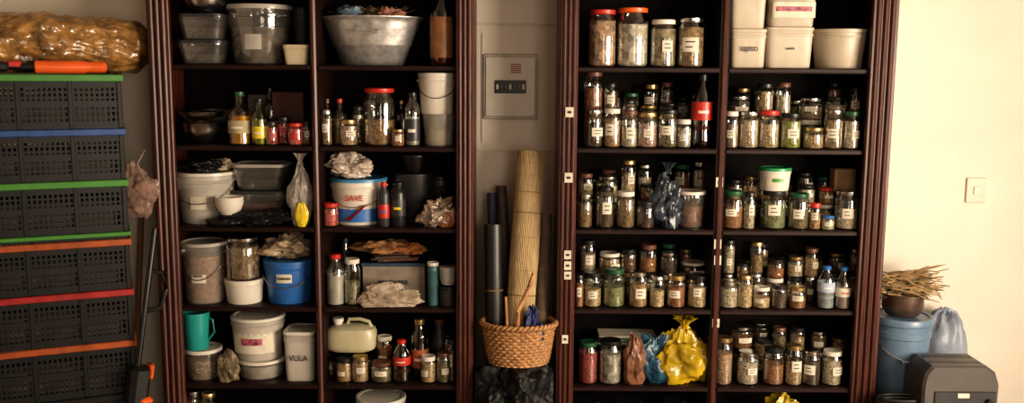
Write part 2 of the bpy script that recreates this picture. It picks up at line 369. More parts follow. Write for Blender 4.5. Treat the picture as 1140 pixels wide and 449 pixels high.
# S1 left bay
o,h=bowl(226,46,136,z(1),0,STEEL); bowl(224,50,124,z(1)+h+.001,0,STEEL)
bowl(240,34,122,z(1),.16,DPL,'saucepan')
OIL=mat('olive_oil',(.38,.28,.05),.2); 
bottle(266,26,102,1,0,GLA,mat('pale_oil',(.45,.36,.18),.3),'n',name='oil_bottle',neck=.36,sh=.6,lab=mat('worn_label',(.4,.33,.2),.6,var=.4),labz=(.22,.45))
bottle(288,17,110,1,0,GLG,OIL,'k',name='oil_bottle',neck=.4,lab=YEL,labz=(.15,.4))
PINK=mat('pink_label',(.45,.09,.09),.5)
jar(302,14,135,1,0,(.3,.05,.03),'k',label=PINK,name='spice_jar')
jar(315,18,130,1,0.05,(.35,.06,.04),'k',label=PINK)
jar(329,18,137,1,0,(.5,.08,.07),'r',label=RED)
jar(341,12,135,1,.03,(.15,.1,.05),'k')
box_item(308,66,105,1,.2,.04,DPL,'baking_tray')
bottle(300,14,98,1,.16,GLB,None,'k',name='glass_bottle')
box_item(320,36,102,1,.16,.03,mat('dark_red_box',(.07,.02,.014),.5),'tea_box')
# S1 right bay
jar(363,13,122,1,0,(.2,.12,.05),'s',name='spice_jar'); bottle(364,12,110,1,.08,GLA,OIL,'e',name='glass_bottle')
bottle(378,15,110,1,.06,GL,mat('pale_sauce',(.4,.3,.15),.4),'r',name='sauce_bottle')
jar(388,20,133,1,-.005,(.4,.25,.15),'g'); jar(398,14,118,1,.12,(.4,.3,.18),'k')
jar(422,37,98,1,0,(.26,.15,.07),'r',fill=.45,label=False,name='glass_storage_jar',gs=90)
jar(443,15,144,1,-.012,(.3,.12,.04),'g',name='spice_jar')
bottle(459,17,103,1,0.01,GL,mat('grey_liquid',(.25,.23,.2),.3),'k',lab=DPL,name='glass_bottle',neck=.5,sh=.7,labz=(.1,.5))
bottle(408,14,112,1,.18,GLB,None,'k',name='glass_bottle'); bottle(447,14,112,1,.16,GLB,None,'g',name='glass_bottle')
o,h,*_=tub(489,38,127,1,0,FROST2,None,open_=True,taper=.88,name='plastic_bucket',cont=mat('tan_contents',(.3,.22,.14),.8,var=.5),fill=.5)
tub(487,44,81,1,-.005,WPL,WPL,taper=.86,name='plastic_bucket',base=z(1)+h+.001,handle=True,lidh=.018)
# S2 left bay
BLK=mat('black_bag',(.008,.008,.009),.32,var=.3,bump=.3,bscale=30,spec=.35)
o,h,*_=tub(229,66,190,2,.01,FROST,WPL,taper=.84,cont=mat('cream_contents',(.45,.40,.33),.8,var=.3),name='plastic_bucket',handle=True,lab=(.3,.55,.3,LBL))
bag(222,44,178,190,-.24,BLK,name='black_food_packet',base=z(2)+h+.001,seed=17,amp=.4,dy=.12)
bag(246,26,178,190,-.2,mat('beige_packet',(.36,.29,.20),.4,var=.4),name='food_packet',base=z(2)+h+.001,seed=19,amp=.4,dy=.08)
mb=MB(); 
cr=.062
for k in range(2): mb.lathe([(.5*cr,k*.016),(.55*cr,.004+k*.016),(.8*cr,.024+k*.016),(.96*cr,.05+k*.016),(cr,.066+k*.016),(.95*cr,.066+k*.016),(.7*cr,.02+k*.016)],WPL,28,cb=True,ct=True)
p=U(252,238,-.37)
mb.done('plastic_bowl_stack',(p.x-.002,-.315,z(2)+.045))
bag(284,70,234,254,-.315,BLK,name='black_plastic_bag',dy=.1,base=z(2),seed=5,amp=.45)
bag(250,40,242,253,-.325,BLK,name='black_plastic_bag',dy=.09,base=z(2),seed=8,amp=.1)
o,h,*_=tub(292,60,210,2,.08,CLEARP,DPL,n=5,ratio=.8,cont=mat('rust_contents',(.14,.05,.03),.7,var=.5),name='food_container')
tub(292,60,181,2,.08,CLEARP,FROST,n=5,ratio=.8,cont=DARKC,fill=.4,name='food_container',base=z(2)+h+.001)
bag(335,26,180,254,-.30,PBAG,base=z(2),seed=12,amp=.3,pinch=.5,dy=.08,frill=.22)
bag(336,15,226,252,-.349,YEL,name='yellow_sponge',base=z(2),dy=.018,seed=3,amp=.1)
# S2 right bay
LB=mat('light_blue_rim',(.05,.22,.42),.35)
o,h,x,y,W=tub(399,64,197,2,.01,WPL,LB,taper=.86,name='paint_bucket',lab=(.08,.36,1.3,BLUE),handle=True)
rr0=W/2*.97
for tx,xx,zq,sz,c_ in (('SAVE',0,.6,.036,RED),):
    text(o,tx,sz,(xx,-rr0*.97-.004,h*zq),c_)
mb=MB(); 
mb.add([(-.05,-rr0*.90,h*.12),(-.02,-rr0*.985,h*.12),(.055,-rr0*.93,h*.46),(.035,-rr0*1.0,h*.46)],[[0,1,3,2]],RED)
q=mb.done('red_stripe',(0,-.003,0),parent=o)
bag(390,44,171,197,-.22,mat('pale_pink_bag',(.46,.38,.32),.22,var=.4,scale=18),name='crumpled_plastic_bag',base=z(2)+h,seed=21,amp=.5,dy=.13)
jar(368,18,226,2,-.01,(.45,.08,.05),'r',label=PINK,name='spice_jar')
bottle(427,13,203,2,0,DPL,None,'r',name='spray_can',neck=.5,lab=RED,labz=(.2,.5),sh=.72,pc=BLUE)
bottle(443,17,203,2,0,BPL,None,'k',name='spray_can',neck=.6,lab=DPL,labz=(.25,.62),sh=.75,pc=YEL)
tub(462,48,192,2,.10,DPL,None,open_=True,name='cooking_pot',taper=.85,ribs=False)
tub(462,34,172,2,.12,BPL,None,open_=True,name='funnel_pot',taper=.7,ribs=False,base=z(2)+.215) 
tub(490,20,196,2,.16,DPL,BPL,name='storage_canister')
FOIL=mat('foil',(.38,.30,.24),.25,metal=.5,var=.8,scale=30)
bag(488,38,222,254,-.31,FOIL,name='snack_foil_bag',base=z(2),seed=31,amp=.45,dy=.08,freq=2.6)
bag(497,20,232,254,-.33,mat('rust_packet',(.30,.09,.04),.3),name='spice_packet',base=z(2),seed=32,amp=.3,dy=.02)
# S3 left bay
tub(227,50,268,3,0,FROST2,FROST,taper=.88,cont=BROWNG,fill=.78,name='plastic_bucket',handle=True,lab=(.36,.5,.35,LBL),txt='BEANS',tsize=.014)
o,h,*_=tub(272,44,309,3,0,WPL,WPL,taper=.9,name='ice_cream_tub')
jar(270,38,263,3,0,(.24,.16,.09),'s',label=False,name='glass_storage_jar',base=z(3)+h+.001,gs=70,fill=.78)
o,h,*_=tub(322,58,287,3,0,BLUE,BLUE,taper=.84,name='blue_plastic_bucket',handle=True,lab=(.52,.72,.32,LBL))
text(o,'TSABONA',.014,(0,-.112,h*.62))
bag(320,50,260,287,-.22,mat('tan_paper_bag',(.32,.24,.16),.4,var=.4,trans=.1),name='crumpled_paper_bag',base=z(3)+h,seed=41,amp=.5,dy=.15)
# S3 right bay
bottle(373,21,283,3,0,GL,mat('milky_liquid',(.45,.42,.38),.3),'r',name='vinegar_bottle',neck=.5,sh=.7,fill=.6)
jar(392,18,288,3,0.01,(.25,.23,.14),'w',name='glass_storage_jar',label=False,fill=.5)
bottle(384,18,265,3,.12,GLG,None,'k',name='glass_bottle')
bag(434,60,319,344,-.335,mat('beige_bag',(.36,.29,.22),.3,var=.45,scale=25),base=z(3),seed=51,amp=.45,dy=.045,freq=2.6)
o,h=box_item(438,70,293,3,.085,.18,mat('milky_box_plastic',(.32,.27,.22),.3,trans=.25),'storage_box',lidm=mat('dull_blue_lid',(.03,.06,.10),.4),txt='MIXPAPER',tsize=.03)
CARD=mat('cardboard',(.30,.15,.06),.8,var=.3)
mb=MB()
for i in range(4):
    mb.box((R.uniform(-.03,.03),R.uniform(-.01,.02),.005+i*.009),(R.uniform(.14,.24),.13,.007),R.choice([CARD,BROWNG,mat('dark_paper',(.08,.05,.03),.8),CARD]),Matrix.Rotation(R.uniform(-.3,.3),4,'Z'),.002)
xx=U(438,290,-.17).x
mb.blob((-.03,0,.058),(.22,.13,.055),CARD,seed=44,amp=.45,flat=True); mb.blob((.08,-.02,.05),(.14,.10,.045),mat('orange_brown_paper',(.30,.11,.03),.6,var=.4),seed=46,amp=.4)
mb.done('paper_bag_stack',(xx,-.17,z(3)+h+.001))
tub(482,13,292,3,.02,mat('blue_green_plastic',(.05,.13,.14),.4),WPL,name='plastic_canister',taper=.95)
o,h,*_=tub(499,20,318,3,0,DPL,BPL,name='plastic_canister',taper=.95)
mb2=MB(); mb2.lathe([(.018,.0),(.030,.006),(.038,.03),(.040,.075),(.040,.085),(.037,.086)],mat('grey_enamel',(.33,.32,.30),.3),24,cb=True,ct=True)
mb2.tube([(.036,0,.07),(.056,0,.065),(.056,0,.035),(.036,0,.025)],.004,WPL,6)
mb2.done('enamel_mug',(o.location.x,o.location.y,z(3)+h+.001))
# S4 left bay
o,h,*_=tub(226,42,386,4,0,CLEARP,WPL,taper=.9,cont=grains((.40,.30,.20),80),fill=.65,name='food_container',lidh=.016)
x,y,W,hh=P(218,30,347,z(4)+h+.001,0.0); r=W/2; mb=MB()
mb.lathe([(.8*r,0),(.85*r,.004),(.9*r,.5*hh),(1.0*r,hh),(.95*r,hh),(.82*r,.02)],TEAL,24,cb=True,ct=True)
mb.tube([(r*.85,-.0,.82*hh),(r*1.3,-.01,.80*hh),(r*1.35,-.01,.45*hh),(r*.85,0,.22*hh)],.005,TEAL,8)
mb.done('teal_measuring_jug',(x,y,z(4)+h+.001))
o,h,*_=tub(291,56,396,4,0.01,CLEARP,WPL,taper=.94,cont=mat('white_contents',(.5,.47,.43),.8),name='food_container',fill=.7)
tub(287,60,349,4,0.0,FROST,WPL,taper=.88,name='yogurt_tub',base=z(4)+h+.001,cont=mat('cream_contents',(.45,.40,.33)),fill=.8,lab=(.2,.7,.9,LBL),labcol=mat('pink_print',(.35,.09,.13),.5,var=.9,scale=60))
tub(336,36,365,4,0.01,FROST,WPL,n=6,ratio=1.1,taper=.9,cont=WPL,fill=.8,name='food_container',txt='VULA',tsize=.035)
bag(254,22,393,428,-.325,mat('grey_brown_packet',(.22,.17,.11),.3,var=.6,trans=.2),name='herb_packet',base=z(4),seed=61,amp=.45,dy=.05)
# S4 right bay
CREAMG=mat('pale_green_plastic',(.45,.41,.27),.35,var=.08)
for cx,w,yt,l,of in ((383,19,398,'k',0),(401,19,396,'g',0),(425,25,402,'e',0),(477,18,396,'w',0),(494,16,392,'e',0)):
    jar(cx,w,yt,4,of,None,l)
jar(428,18,374,4,.085,None,'w')
for cx,w,yt,l,of in ((368,16,398,'k',.10),(388,20,396,'s',.12),(408,18,396,'k',.11),(500,14,372,'k',.12)): jar(cx,w,yt,4,of,None,l)
x,y,W,h=P(391,56,353,z(4)+.122,.05,.6); mb=MB()
mb.lathe([(.80*W/2,0),(.95*W/2,.010),(W/2,.025),(W/2,h*.55),(.92*W/2,h*.68),(.7*W/2,h*.76),(.3*W/2,h*.8)],CREAMG,40,3.2,sy=.6,cb=True,ct=True)
mb.lathe([(.02,h*.74),(.02,h*.86),(.025,h*.86),(.025,h*.97)],WPL,14,c=(-W*.26,0,0),cb=True,ct=True)
mb.tube([(-.02,0,h*.72),(-.01,0,h*.93),(.04,0,h*.94),(.08,0,h*.86),(.095,0,h*.62)],.009,CREAMG,8)
mb.done('jerrycan',(x,y,z(4)+.122))
COLA=mat('cola',(.05,.015,.01),.2)
bottle(447,20,378,4,0,GLB,COLA,'r',lab=RED,name='cola_bottle',neck=.4,flutes=True,fill=.6,labz=(.42,.6))
bottle(467,20,355,4,.05,GLB,COLA,'g',lab=mat('orange_label',(.3,.09,.03),.5),name='glass_bottle',neck=.5,sh=.7)
bottle(489,20,355,4,.12,DPL,None,'e',name='glass_bottle',neck=.5,sh=.6)
jar(503,10,378,4,.02,None,'k')
tub(424,56,440,5,0,FROST,WPL,name='plastic_bucket',lidh=.02)
jar(214,20,434,5,0,None,'s',name='glass_storage_jar'); jar(232,16,437,5,0,None,'g',name='glass_storage_jar'); jar(325,30,446,5,0,None,'k',name='glass_storage_jar')
# ===== RIGHT UNIT =====
jar(671,32,11,0,0,(.42,.27,.18),'r',label=False,name='glass_storage_jar',gs=60,fill=.8)
jar(705,36,9,0,0,(.50,.44,.37),'o',label=False,name='glass_storage_jar',gs=50,fill=.72)
jar(739,29,22,0,0,(.26,.21,.13),'w',label=LBL,name='glass_storage_jar',gs=50,fill=.8)
jar(770,30,20,0,0,(.30,.19,.10),'s',label=LBL,name='glass_storage_jar',gs=70,fill=.8)
WT=mat('white_tub',(.43,.37,.29),.4,var=.10)
o,h,*_=tub(830,41,33,0,0,WT,WT,n=7,ratio=1,taper=.93,name='food_container',txt='SEJESO',tsize=.025)
tub(830,41,-8,0,0,WT,WT,n=7,ratio=1,taper=.93,name='food_container',base=z(0)+h+.001)
o,h,*_=tub(875,54,31,0,0,WT,WT,n=7,ratio=.8,taper=.93,name='food_container',txt='seeds',tsize=.016)
tub(878,54,-8,0,0,WT,WT,n=7,ratio=.8,taper=.93,name='food_container',base=z(0)+h+.001,lab=(.25,.7,.8,LBL),labcol=mat('pink_print',(.5,.12,.2)))
tub(935,62,33,0,0,WT,WT,taper=.84,name='ice_cream_tub',lidh=.016)
# spice jars
def jarset(s,front,back,fillx=None):
    e=empty('spice_jars',(0,0,0))
    for it in front:
        cx,w,yt,l=it[:4]; c=it[4] if len(it)>4 else None
        jar(cx,w*1.06,yt,s,0,c,l,fill=R.uniform(.5,.8),parent=e,label=(R.random()<.75))
    def dbl(cx,w,yt,l,off):
        mid=z(s)+.125+R.uniform(-.01,.012)
        x,y,W,h=P(cx,w,yt,z(s),off)
        mb=MB(); hb=min(mid-z(s),h*.55); jarmesh(mb,W/2,hb,grains(R.choice(CONT)),LIDS[R.choice('kwgsse')],.7,True)
        jarmesh(mb,W/2*.97,h-hb-.001,grains(R.choice(CONT)),LIDS[l],R.uniform(.5,.8),R.random()<.6,c=(0,0,hb+.001))
        mb.done('stacked_jars',(x,y,z(s)),parent=e)
    for it in back: dbl(it[0],it[1],it[2],it[3],it[4] if len(it)>4 else .12)
    if fillx:
        a,b=fillx; cx=a; yb=[76,167,258,347,433][s]
        while cx<b:
            w=R.uniform(15,21); dbl(cx+w/2,w,yb-R.uniform(52,78),R.choice('kkwgesns'),.215); cx+=w+R.uniform(1,5)
    return e
jarset(1,[(661,21,122,'s'),(682,18,121,'w'),(701,18,123,'e'),(721,22,125,'g',(.4,.25,.2)),(744,22,122,'k'),(762,15,133,'w',(.4,.36,.3))],
  [(661,22,80,'e',.09),(680,15,92,'k',.1),(700,20,112,'k'),(722,20,118,'g'),(745,22,115,'k')],(650,785))
bottle(783,24,83,1,.01,GLB,COLA,'k',lab=RED,name='cola_bottle',neck=.38,flutes=True,fill=.55,labz=(.38,.62))
jarset(1,[(815,15,124,'w'),(834,22,124,'s',(.4,.3,.2)),(857,22,123,'r',(.4,.3,.18)),(881,22,126,'k',(.25,.26,.05)),(906,22,142,'g'),(929,20,122,'s'),(949,17,124,'n')],
  [(823,26,107,'s'),(852,20,93,'k'),(873,17,92,'e'),(903,28,109,'s'),(931,26,108,'k'),(953,14,97,'k')],(818,950))
jarset(2,[(651,17,216,'s'),(674,20,208,'k'),(697,20,213,'w'),(719,20,224,'k',(.06,.03,.02))],
  [(652,18,193,'e'),(676,26,196,'s'),(700,17,178,'g'),(722,20,205,'k')],(650,785))
tub(769,34,212,2,.02,CLEARP,WPL,cont=BROWNG,name='food_container',taper=.9)
bag(743,30,198,258,-.285,mat('blue_bag_plastic',(.04,.055,.075),.2,var=.5,trans=.25),name='blue_plastic_bag',base=z(2),seed=71,amp=.4,pinch=.15,dy=.10,frill=.2)
jarset(2,[(816,24,212,'n'),(835,12,214,'k'),(890,22,215,'n'),(908,12,226,'r'),(922,14,240,'b',(.5,.45,.3)),(944,25,212,'s')],
  [(818,18,200,'k'),(836,18,196,'g'),(898,20,206,'k'),(920,18,209,'r')],(818,950))
o,h=jar(862,28,212,2,0,(.17,.19,.09),'k',fill=.7,name='glass_storage_jar')
tub(863,36,186,2,0,WPL,mat('green_lid',(.03,.25,.10),.35),name='yogurt_tub',base=z(2)+h+.001,taper=.88,lab=(.2,.7,.8,LBL),labcol=GRN)
o,h=jar(943,25,213,2,.12,None,'k',name='spice_jar')
box_item(942,24,188,2,.12,.07,mat('pale_wood',(.30,.18,.09),.6),'wooden_box',base=z(2)+h+.001)
jarset(3,[(645,10,306,'k'),(660,19,303,'k'),(684,23,299,'n',(.2,.21,.1)),(711,20,302,'s'),(732,16,307,'s'),(753,20,306,'g'),(777,21,306,'k')],
  [(655,18,267,'k'),(679,26,281,'w'),(700,18,277,'k'),(722,20,272,'e'),(745,20,280,'s'),(772,30,291,'w')],(650,785))
jarset(3,[(811,22,312,'s'),(830,16,306,'g'),(848,19,319,'w',(.5,.35,.2)),(868,16,317,'k'),(888,19,319,'g'),],
  [(812,14,267,'k'),(827,14,293,'k'),(843,16,269,'g'),(864,20,288,'k'),(886,18,285,'g'),(904,16,276,'e')],(818,950))
bottle(921,19,296,3,0,GL,mat('water',(.25,.28,.3),.2),'b',lab=mat('water_label',(.35,.4,.5),.5),name='water_bottle',neck=.4,flutes=True,labz=(.4,.62))
bottle(940,17,297,3,0,GL,mat('pale_juice',(.25,.2,.16),.3),'b',name='water_bottle',neck=.45,lab=LBL,labz=(.3,.5))
# S4 left bay
jar(655,22,380,4,0,(.3,.05,.04),'n',name='spice_jar',label=False)
jar(680,26,378,4,-.005,(.30,.28,.23),'k',fill=.7,name='glass_storage_jar',label=False,gs=70)
bag(706,24,374,430,-.315,mat('brown_paper',(.18,.08,.04),.35,var=.4),name='brown_paper_bag',base=z(4),seed=81,amp=.35,pinch=.2,dy=.06)
bag(730,40,376,430,-.285,mat('blue_teal_bag',(.015,.065,.11),.35,var=.5),name='blue_cloth_bag',base=z(4),seed=82,amp=.45,dy=.08,pinch=.1)
YB=mat('yellow_bag_plastic',(.50,.34,.015),.2,var=.6,scale=9,bump=.3,bscale=14,trans=.10)
bag(761,58,370,430,-.285,YB,name='yellow_plastic_bag',base=z(4),seed=85,amp=.36,freq=2.4,pinch=.05,dy=.12,frill=.17)
mb=MB()
for i in range(7): mb.box((R.uniform(-.01,.01),R.uniform(-.008,.008),.004+i*.0065),(.26,.13,.005),R.choice([LBL,mat('newsprint',(.30,.34,.30),.7,var=.6,scale=90),mat('greenprint',(.06,.16,.10),.7)]),Matrix.Rotation(R.uniform(-.06,.06),4,'Z'))
for cx in (660,685,705,728): 
    jar(cx,20,384,4,.14,None,'k',name='spice_jar')
zt=U(690,384,-.18).z
mb.done('magazine_stack',(U(698,370,-.16).x,-.15,zt+.004))
jarset(4,[(806,20,375,'g',(.4,.25,.15)),(833,23,391,'s',(.45,.38,.3)),(862,22,387,'k'),(885,18,384,'g'),(904,19,390,'s'),(927,21,390,'w')],
  [(826,26,362,'s'),(850,20,378,'k'),(868,16,364,'e'),(888,18,364,'k'),(912,18,368,'s'),(934,18,376,'g')],(815,935))
for cx,w in ((655,30),(700,34),(750,30)): jar(cx,w,445,5,0,None,'k',name='glass_storage_jar')
bag(873,44,439,470,-.27,YB,name='yellow_plastic_bag',base=z(5),seed=91,amp=.35,dy=.12)
# ===== LEFT SIDE: crates =====
A=math.radians(24); CW,CD=.60,.36
pr=U(143,200,-.46); RC=Vector((pr.x,-.46,0)); ux=Vector((math.cos(A),math.sin(A),0)); uy=Vector((-math.sin(A),math.cos(A),0))
cc=RC-ux*CW/2+uy*CD/2
def zz(y): return U(135,y,-.47).z
CRB=mat('crate_black',(.008,.008,.009),.4,var=.2)
def crate(z0,z1,rim,short=False):
    mb=MB(); h=z1-z0-.002; w,d=CW,CD; wb,db=w-.03,d-.03; rh=.028 if not short else .018
    mb.box((0,0,.006),(wb-.01,db-.01,.008),CRB)
    for sy in (-1,1):
        mb.box((0,sy*(d/2-.008),h-rh/2),(w,.016,rh),rim,None,.003)
    for sx in (-1,1): mb.box((sx*(w/2-.008),0,h-rh/2),(.016,d-.034,rh),rim,None,.003)
    hb=h-rh
    if not short:
        for side in range(4):
            T=Matrix.Rotation(side*math.pi/2,4,'Z'); L=(wb if side%2==0 else db); D=(db if side%2==0 else wb)/2
            for zc,bh in ((.014,.03),(hb*.52,.026),(hb-.010,.03)): mb.box((0,-D+.004,zc),(L,.008,bh),CRB,T)
            for zc in (hb*.24,hb*.38,hb*.66,hb*.78): mb.box((0,-D+.004,zc),(L,.004,.008),CRB,T)
            n=int(L/.019)
            for i in range(n+1): mb.box((-L/2+L*i/n,-D+.005,hb/2),(.009,.005,hb),CRB,T)
            for k in (-.5,-.17,.17,.5): mb.box((k*L*.985,-D-.001,hb/2),(.016,.01,hb),CRB,T,.002)
        mb.box((0,.0,hb*.36),(wb*.86,db*.8,hb*.66),mat('crate_contents',(.11,.085,.07),.8,var=.8,scale=12),None,.02)
    else: mb.box((0,0,hb/2),(wb,db,hb),CRB)
    return mb.done('plastic_crate',(cc.x,cc.y,z0+.001),rz=A)
RIMR=mat('red_rim',(.32,.025,.025),.35); BR=mat('blue_rim',(.025,.07,.23),.35); OR2=mat('dark_orange_rim',(.34,.08,.022),.35)
lv=[83,143,200,258,266,322,379,437]; rims=[GRN,BR,GRN,GRN,OR2,RIMR,OR2,BPL]
zs=[zz(y) for y in lv]+[zz(437)-.22,.0]
for i in range(8): crate(zs[i+1],zs[i],rims[i],short=(i==3))
crate(0.0,zs[8],BR)
ct=zs[0]
BUR=mat('plastic_wrapped_straw',(.30,.16,.05),.2,var=.75,scale=16,bump=.9,bscale=22,coat=.8)
mb=MB()
Tm=Matrix.Rotation(math.radians(90),4,'Y')
def wr(r,a,j): 
    q=Vector((math.cos(a)*1.2,math.sin(a)*1.2,j*.045)); v=noise.voronoi(q*2.2)[0][0]
    return r*(1+.14*noise.noise(q*1.3)+.16*(v-.4)+.13*(noise.voronoi(q*5)[0][0]-.4)+.05*(noise.voronoi(q*11)[0][0]-.4))
prof=[]
for j in range(120):
    t=j/119; e=min(1,math.sin(math.pi*min(1,max(0,t*.96+.02)))*3.4)**.5; prof.append((.122*max(.15,e)*(1.05-.2*t),-.38+.78*t))
mb.lathe([p for p in prof],BUR,110,fn=lambda r,a,j: wr(r,a,j*.75),T=Tm,cb=True,ct=True)
for v in mb.v: v.z=max(v.z,-.122)
mb.done('wrapped_bundle',tuple(cc+uy*.02+ux*.03+Vector((0,0,ct+.124))),rz=A,ang=60)
mb=MB()
mb.lathe([(.016,-.13),(.026,-.125),(.027,.05),(.022,.07),(.024,.09),(.024,.13),(.012,.14)],ORG,20,T=Tm,cb=True,ct=True)
mb.lathe([(.012,-.24),(.014,-.23),(.014,-.13)],BPL,14,T=Tm,cb=True)
mb.box((-.2,0,.01),(.05,.03,.03),RED,None,.006)
mb.box((-.27,0,.0),(.10,.05,.036),BPL,None,.008)
mb.done('hand_pump',tuple(cc-uy*(CD/2-.035)+ux*.10+Vector((0,0,ct+.029))),rz=A)
PB=mat('pinkish_clear_bag',(.42,.28,.23),.12,var=.5,trans=.5)
p=U(152,212,-.40)
mb=MB(); mb.blob((0,0,0),(.17,.08,.19),PB,seed=99,amp=.3,flat=False,pinch=.2)
mb.blob((0.01,0,-.02),(.10,.05,.11),mat('brown_bag_contents',(.12,.05,.03),.7,var=.5),seed=98,amp=.2,flat=False,sub=4)
mb.tube([(0,0,.07),(.01,.01,.12),(.035,.02,.17)],.003,PB,6)
mb.done('hanging_plastic_bag',(p.x-.0,-.40,p.z),ang=50)
def pole(name,a,b,r,m,extra=None):
    a=Vector(a);b=Vector(b); mb=MB(); L=(b-a).length
    mb.lathe([(r*.9,0),(r,.005),(r,L-.01),(r*.8,L)],m,12,cb=True,ct=True)
    if extra: extra(mb,L)
    return mb.done(name,a,quat=(b-a).to_track_quat('Z','Y'))
WP=mat('wood_handle',(.28,.14,.06),.5,var=.3,stretch=(4,4,.5))
pa=U(140,449,-.22);pb=U(150,228,-.10)
def bh(mb,L): mb.box((0,0,.05),(.05,.05,.16),WP,None,.006); mb.lathe([(.03,.0),(.03,.08)],WP,10)
pole('garden_broom',(pa.x+.02,-.20,.04),(pb.x+.01,-.04,pb.z),.013,WP,bh)
def tr(mb,L):
    mb.box((0,-.01,.33),(.075,.09,.20),BPL,None,.02); mb.box((0,-.058,.40),(.05,.02,.07),ORG,None,.008); mb.box((-.02,-.04,.28),(.05,.06,.03),ORG,None,.01)
    mb.lathe([(.05,0),(.055,.02),(.03,.08),(.018,.14)],BPL,16,cb=True)
    mb.tube([(0,0,.66),(0,-.07,.68),(0,-.09,.76),(0,-.06,.83),(0,0,.84)],.011,BPL,8)
pa=U(148,445,-.50);pb=U(168,255,-.44)
pole('garden_trimmer',(pa.x-.02,-.56,.06),(pb.x+.01,-.42,pb.z),.012,BPL,tr)
# ===== CENTRE GAP =====
PLM=mat('panel_cover',(.62,.58,.51),.45,var=.05)
pa=U(538,60,-.02);pb=U(598,133,-.02); w=pb.x-pa.x;h=pa.z-pb.z
mb=MB(); mb.box((0,.01,0),(w,.02,h),mat('panel_frame',(.5,.46,.39),.5),None,.004); mb.box((0,-.003,0),(w*.92,.012,h*.92),PLM,None,.004)
mb.box((.0,-.011,-.0),(w*.58,.008,h*.20),BPL,None,.002)
for i in range(7): mb.box((-w*.24+i*w*.08,-.018,0),(w*.045,.01,h*.08),mat('breaker_grey',(.10,.10,.10),.4) if i%3 else PLM,None,.002)
mb.box((w*.1,-.0095,h*.28),(w*.24,.001,h*.17),PLM)
for i in range(5): mb.box((w*.1,-.0105,h*.22+i*h*.03),(w*.19,.001,h*.018),mat('faded_red',(.35,.06,.05),.5))
o=mb.done('electrical_distribution_board',((pa.x+pb.x)/2,-.0205,(pa.z+pb.z)/2))
TRM=mat('trim_paint',(.60,.55,.46),.6,var=.05)
a=U(531,27,0).x;b=U(617,27,0).x
for i,yy in enumerate((27,168)):
    simple('trim_%d'%(i+1),[(((a+b)/2,-.004,U(575,yy,0).z),(b-a,.008,.010),TRM)])
simple('trim_3',[((U(537,100,0).x,-.004,(U(575,27,0).z+U(575,168,0).z)/2),(.006,.006,.5),TRM)])
bz=U(575,403,-.36).z
RB=mat('refuse_bag_black',(.007,.007,.008),.5,var=.3,bump=.6,bscale=45,spec=.3)
mb=MB(); mb.blob((0,0,bz*.5),(.37,.36,bz*1.15),RB,seed=77,amp=.20,freq=3.6,sub=6)
for v in mb.v: v.z=min(max(v.z,0),bz-.001); v.x=max(-.172,min(.172,v.x))
mb.done('black_refuse_bag',(.016,-.36,0),ang=50)
WK=mat('wicker',(.38,.20,.085),.5,var=.5,scale=60,bump=.3,bscale=120)
xl=U(535,370,-.37).x;xr=U(620,370,-.37).x; bx=(xl+xr)/2; bw=(xr-xl)/2; bhh=U(575,361,-.45).z-U(575,403,-.42).z
mb=MB(); rows=13
def wv(r,a,j): return r+.0042*math.sin(28*a+math.pi*(j//3))*(1 if 0<j<rows*3 else .3)+(.003 if j%3==1 else -.003)
prof=[(bw*(.76+.20*(j/(3*rows))**.8),bhh*j/(3*rows)) for j in range(3*rows+1)]
mb.lathe(prof,WK,224,sy=.72,fn=wv,cb=True)
for ph in (0,math.pi):
  mb.tube([((bw*.97+.006*math.cos(22*a+ph))*math.cos(a),(bw*.97+.006*math.cos(22*a+ph))*.72*math.sin(a),bhh+.004+.007*math.sin(22*a+ph)) for a in [2*math.pi*i/260 for i in range(260)]],.0075,WK,6,closed=True)
mb.lathe([(bw*.9,bhh*.98),(bw*.70,.012)],mat('basket_inner',(.10,.05,.025),.8),40,sy=.72,ct=True)
mb.done('wicker_basket',(bx,-.37,bz+.001),ang=60)
b0=bz+.02
MATM=mat('reed_mat',(.42,.30,.155),.6,var=.5,scale=30,stretch=(14,14,.5),bump=.4,bscale=50)
def roll(name,pa,pb,r,m,ridg=0,n=48,seg=64,bands=None,spiral=False):
    a=Vector(pa);b=Vector(pb);L=(b-a).length; mb=MB()
    f=(lambda rr,aa,j: rr*(1+ridg*abs(math.sin(n*aa/2))))
    mb.lathe([(r*.98,0)]+[(r*(1+.02*math.sin(k*1.3)),L*k/12) for k in range(1,12)]+[(r,L),(r*.9,L-.001)],m,seg*2 if ridg else 28,fn=f if ridg else None,cb=True)
    if spiral: 
        mb.tube([(r*(.95-.85*i/90)*math.cos(i*.35),r*(.95-.85*i/90)*math.sin(i*.35),L) for i in range(90)],.003,m,6)
    mb.lathe([(r*.9,L-.006),(r*.1,L-.03)],m,28,ct=True)
    for t in bands or []: mb.lathe([(r*1.03,L*t),(r*1.05,L*t+.002),(r*1.05,L*t+.004),(r*1.03,L*t+.006)],mat('mat_string',(.2,.12,.05),.8),32)
    return mb.done(name,a,quat=(b-a).to_track_quat('Z','Y'))
t1=U(592,170,-.22); t0=U(577,355,-.33)
roll('reed_mat_roll',(t0.x-.004,-.36,b0),(t1.x,-.20,t1.z),.060,MATM,.06,60,90,(.06,.12,.18,.3,.42,.5,.58,.7,.8,.88,.94),True)
t1=U(549,250,-.28); roll('black_rolled_sheet',(U(551,355,-.3).x,-.35,b0),(t1.x,-.28,t1.z),.040,mat('black_roll',(.012,.011,.011),.4),bands=(.5,))
t1=U(545,215,-.12); roll('umbrella',(U(552,355,-.22).x,-.25,b0+.0),(t1.x+.01,-.12,t1.z),.022,mat('dark_blue_cloth',(.02,.025,.05),.7))
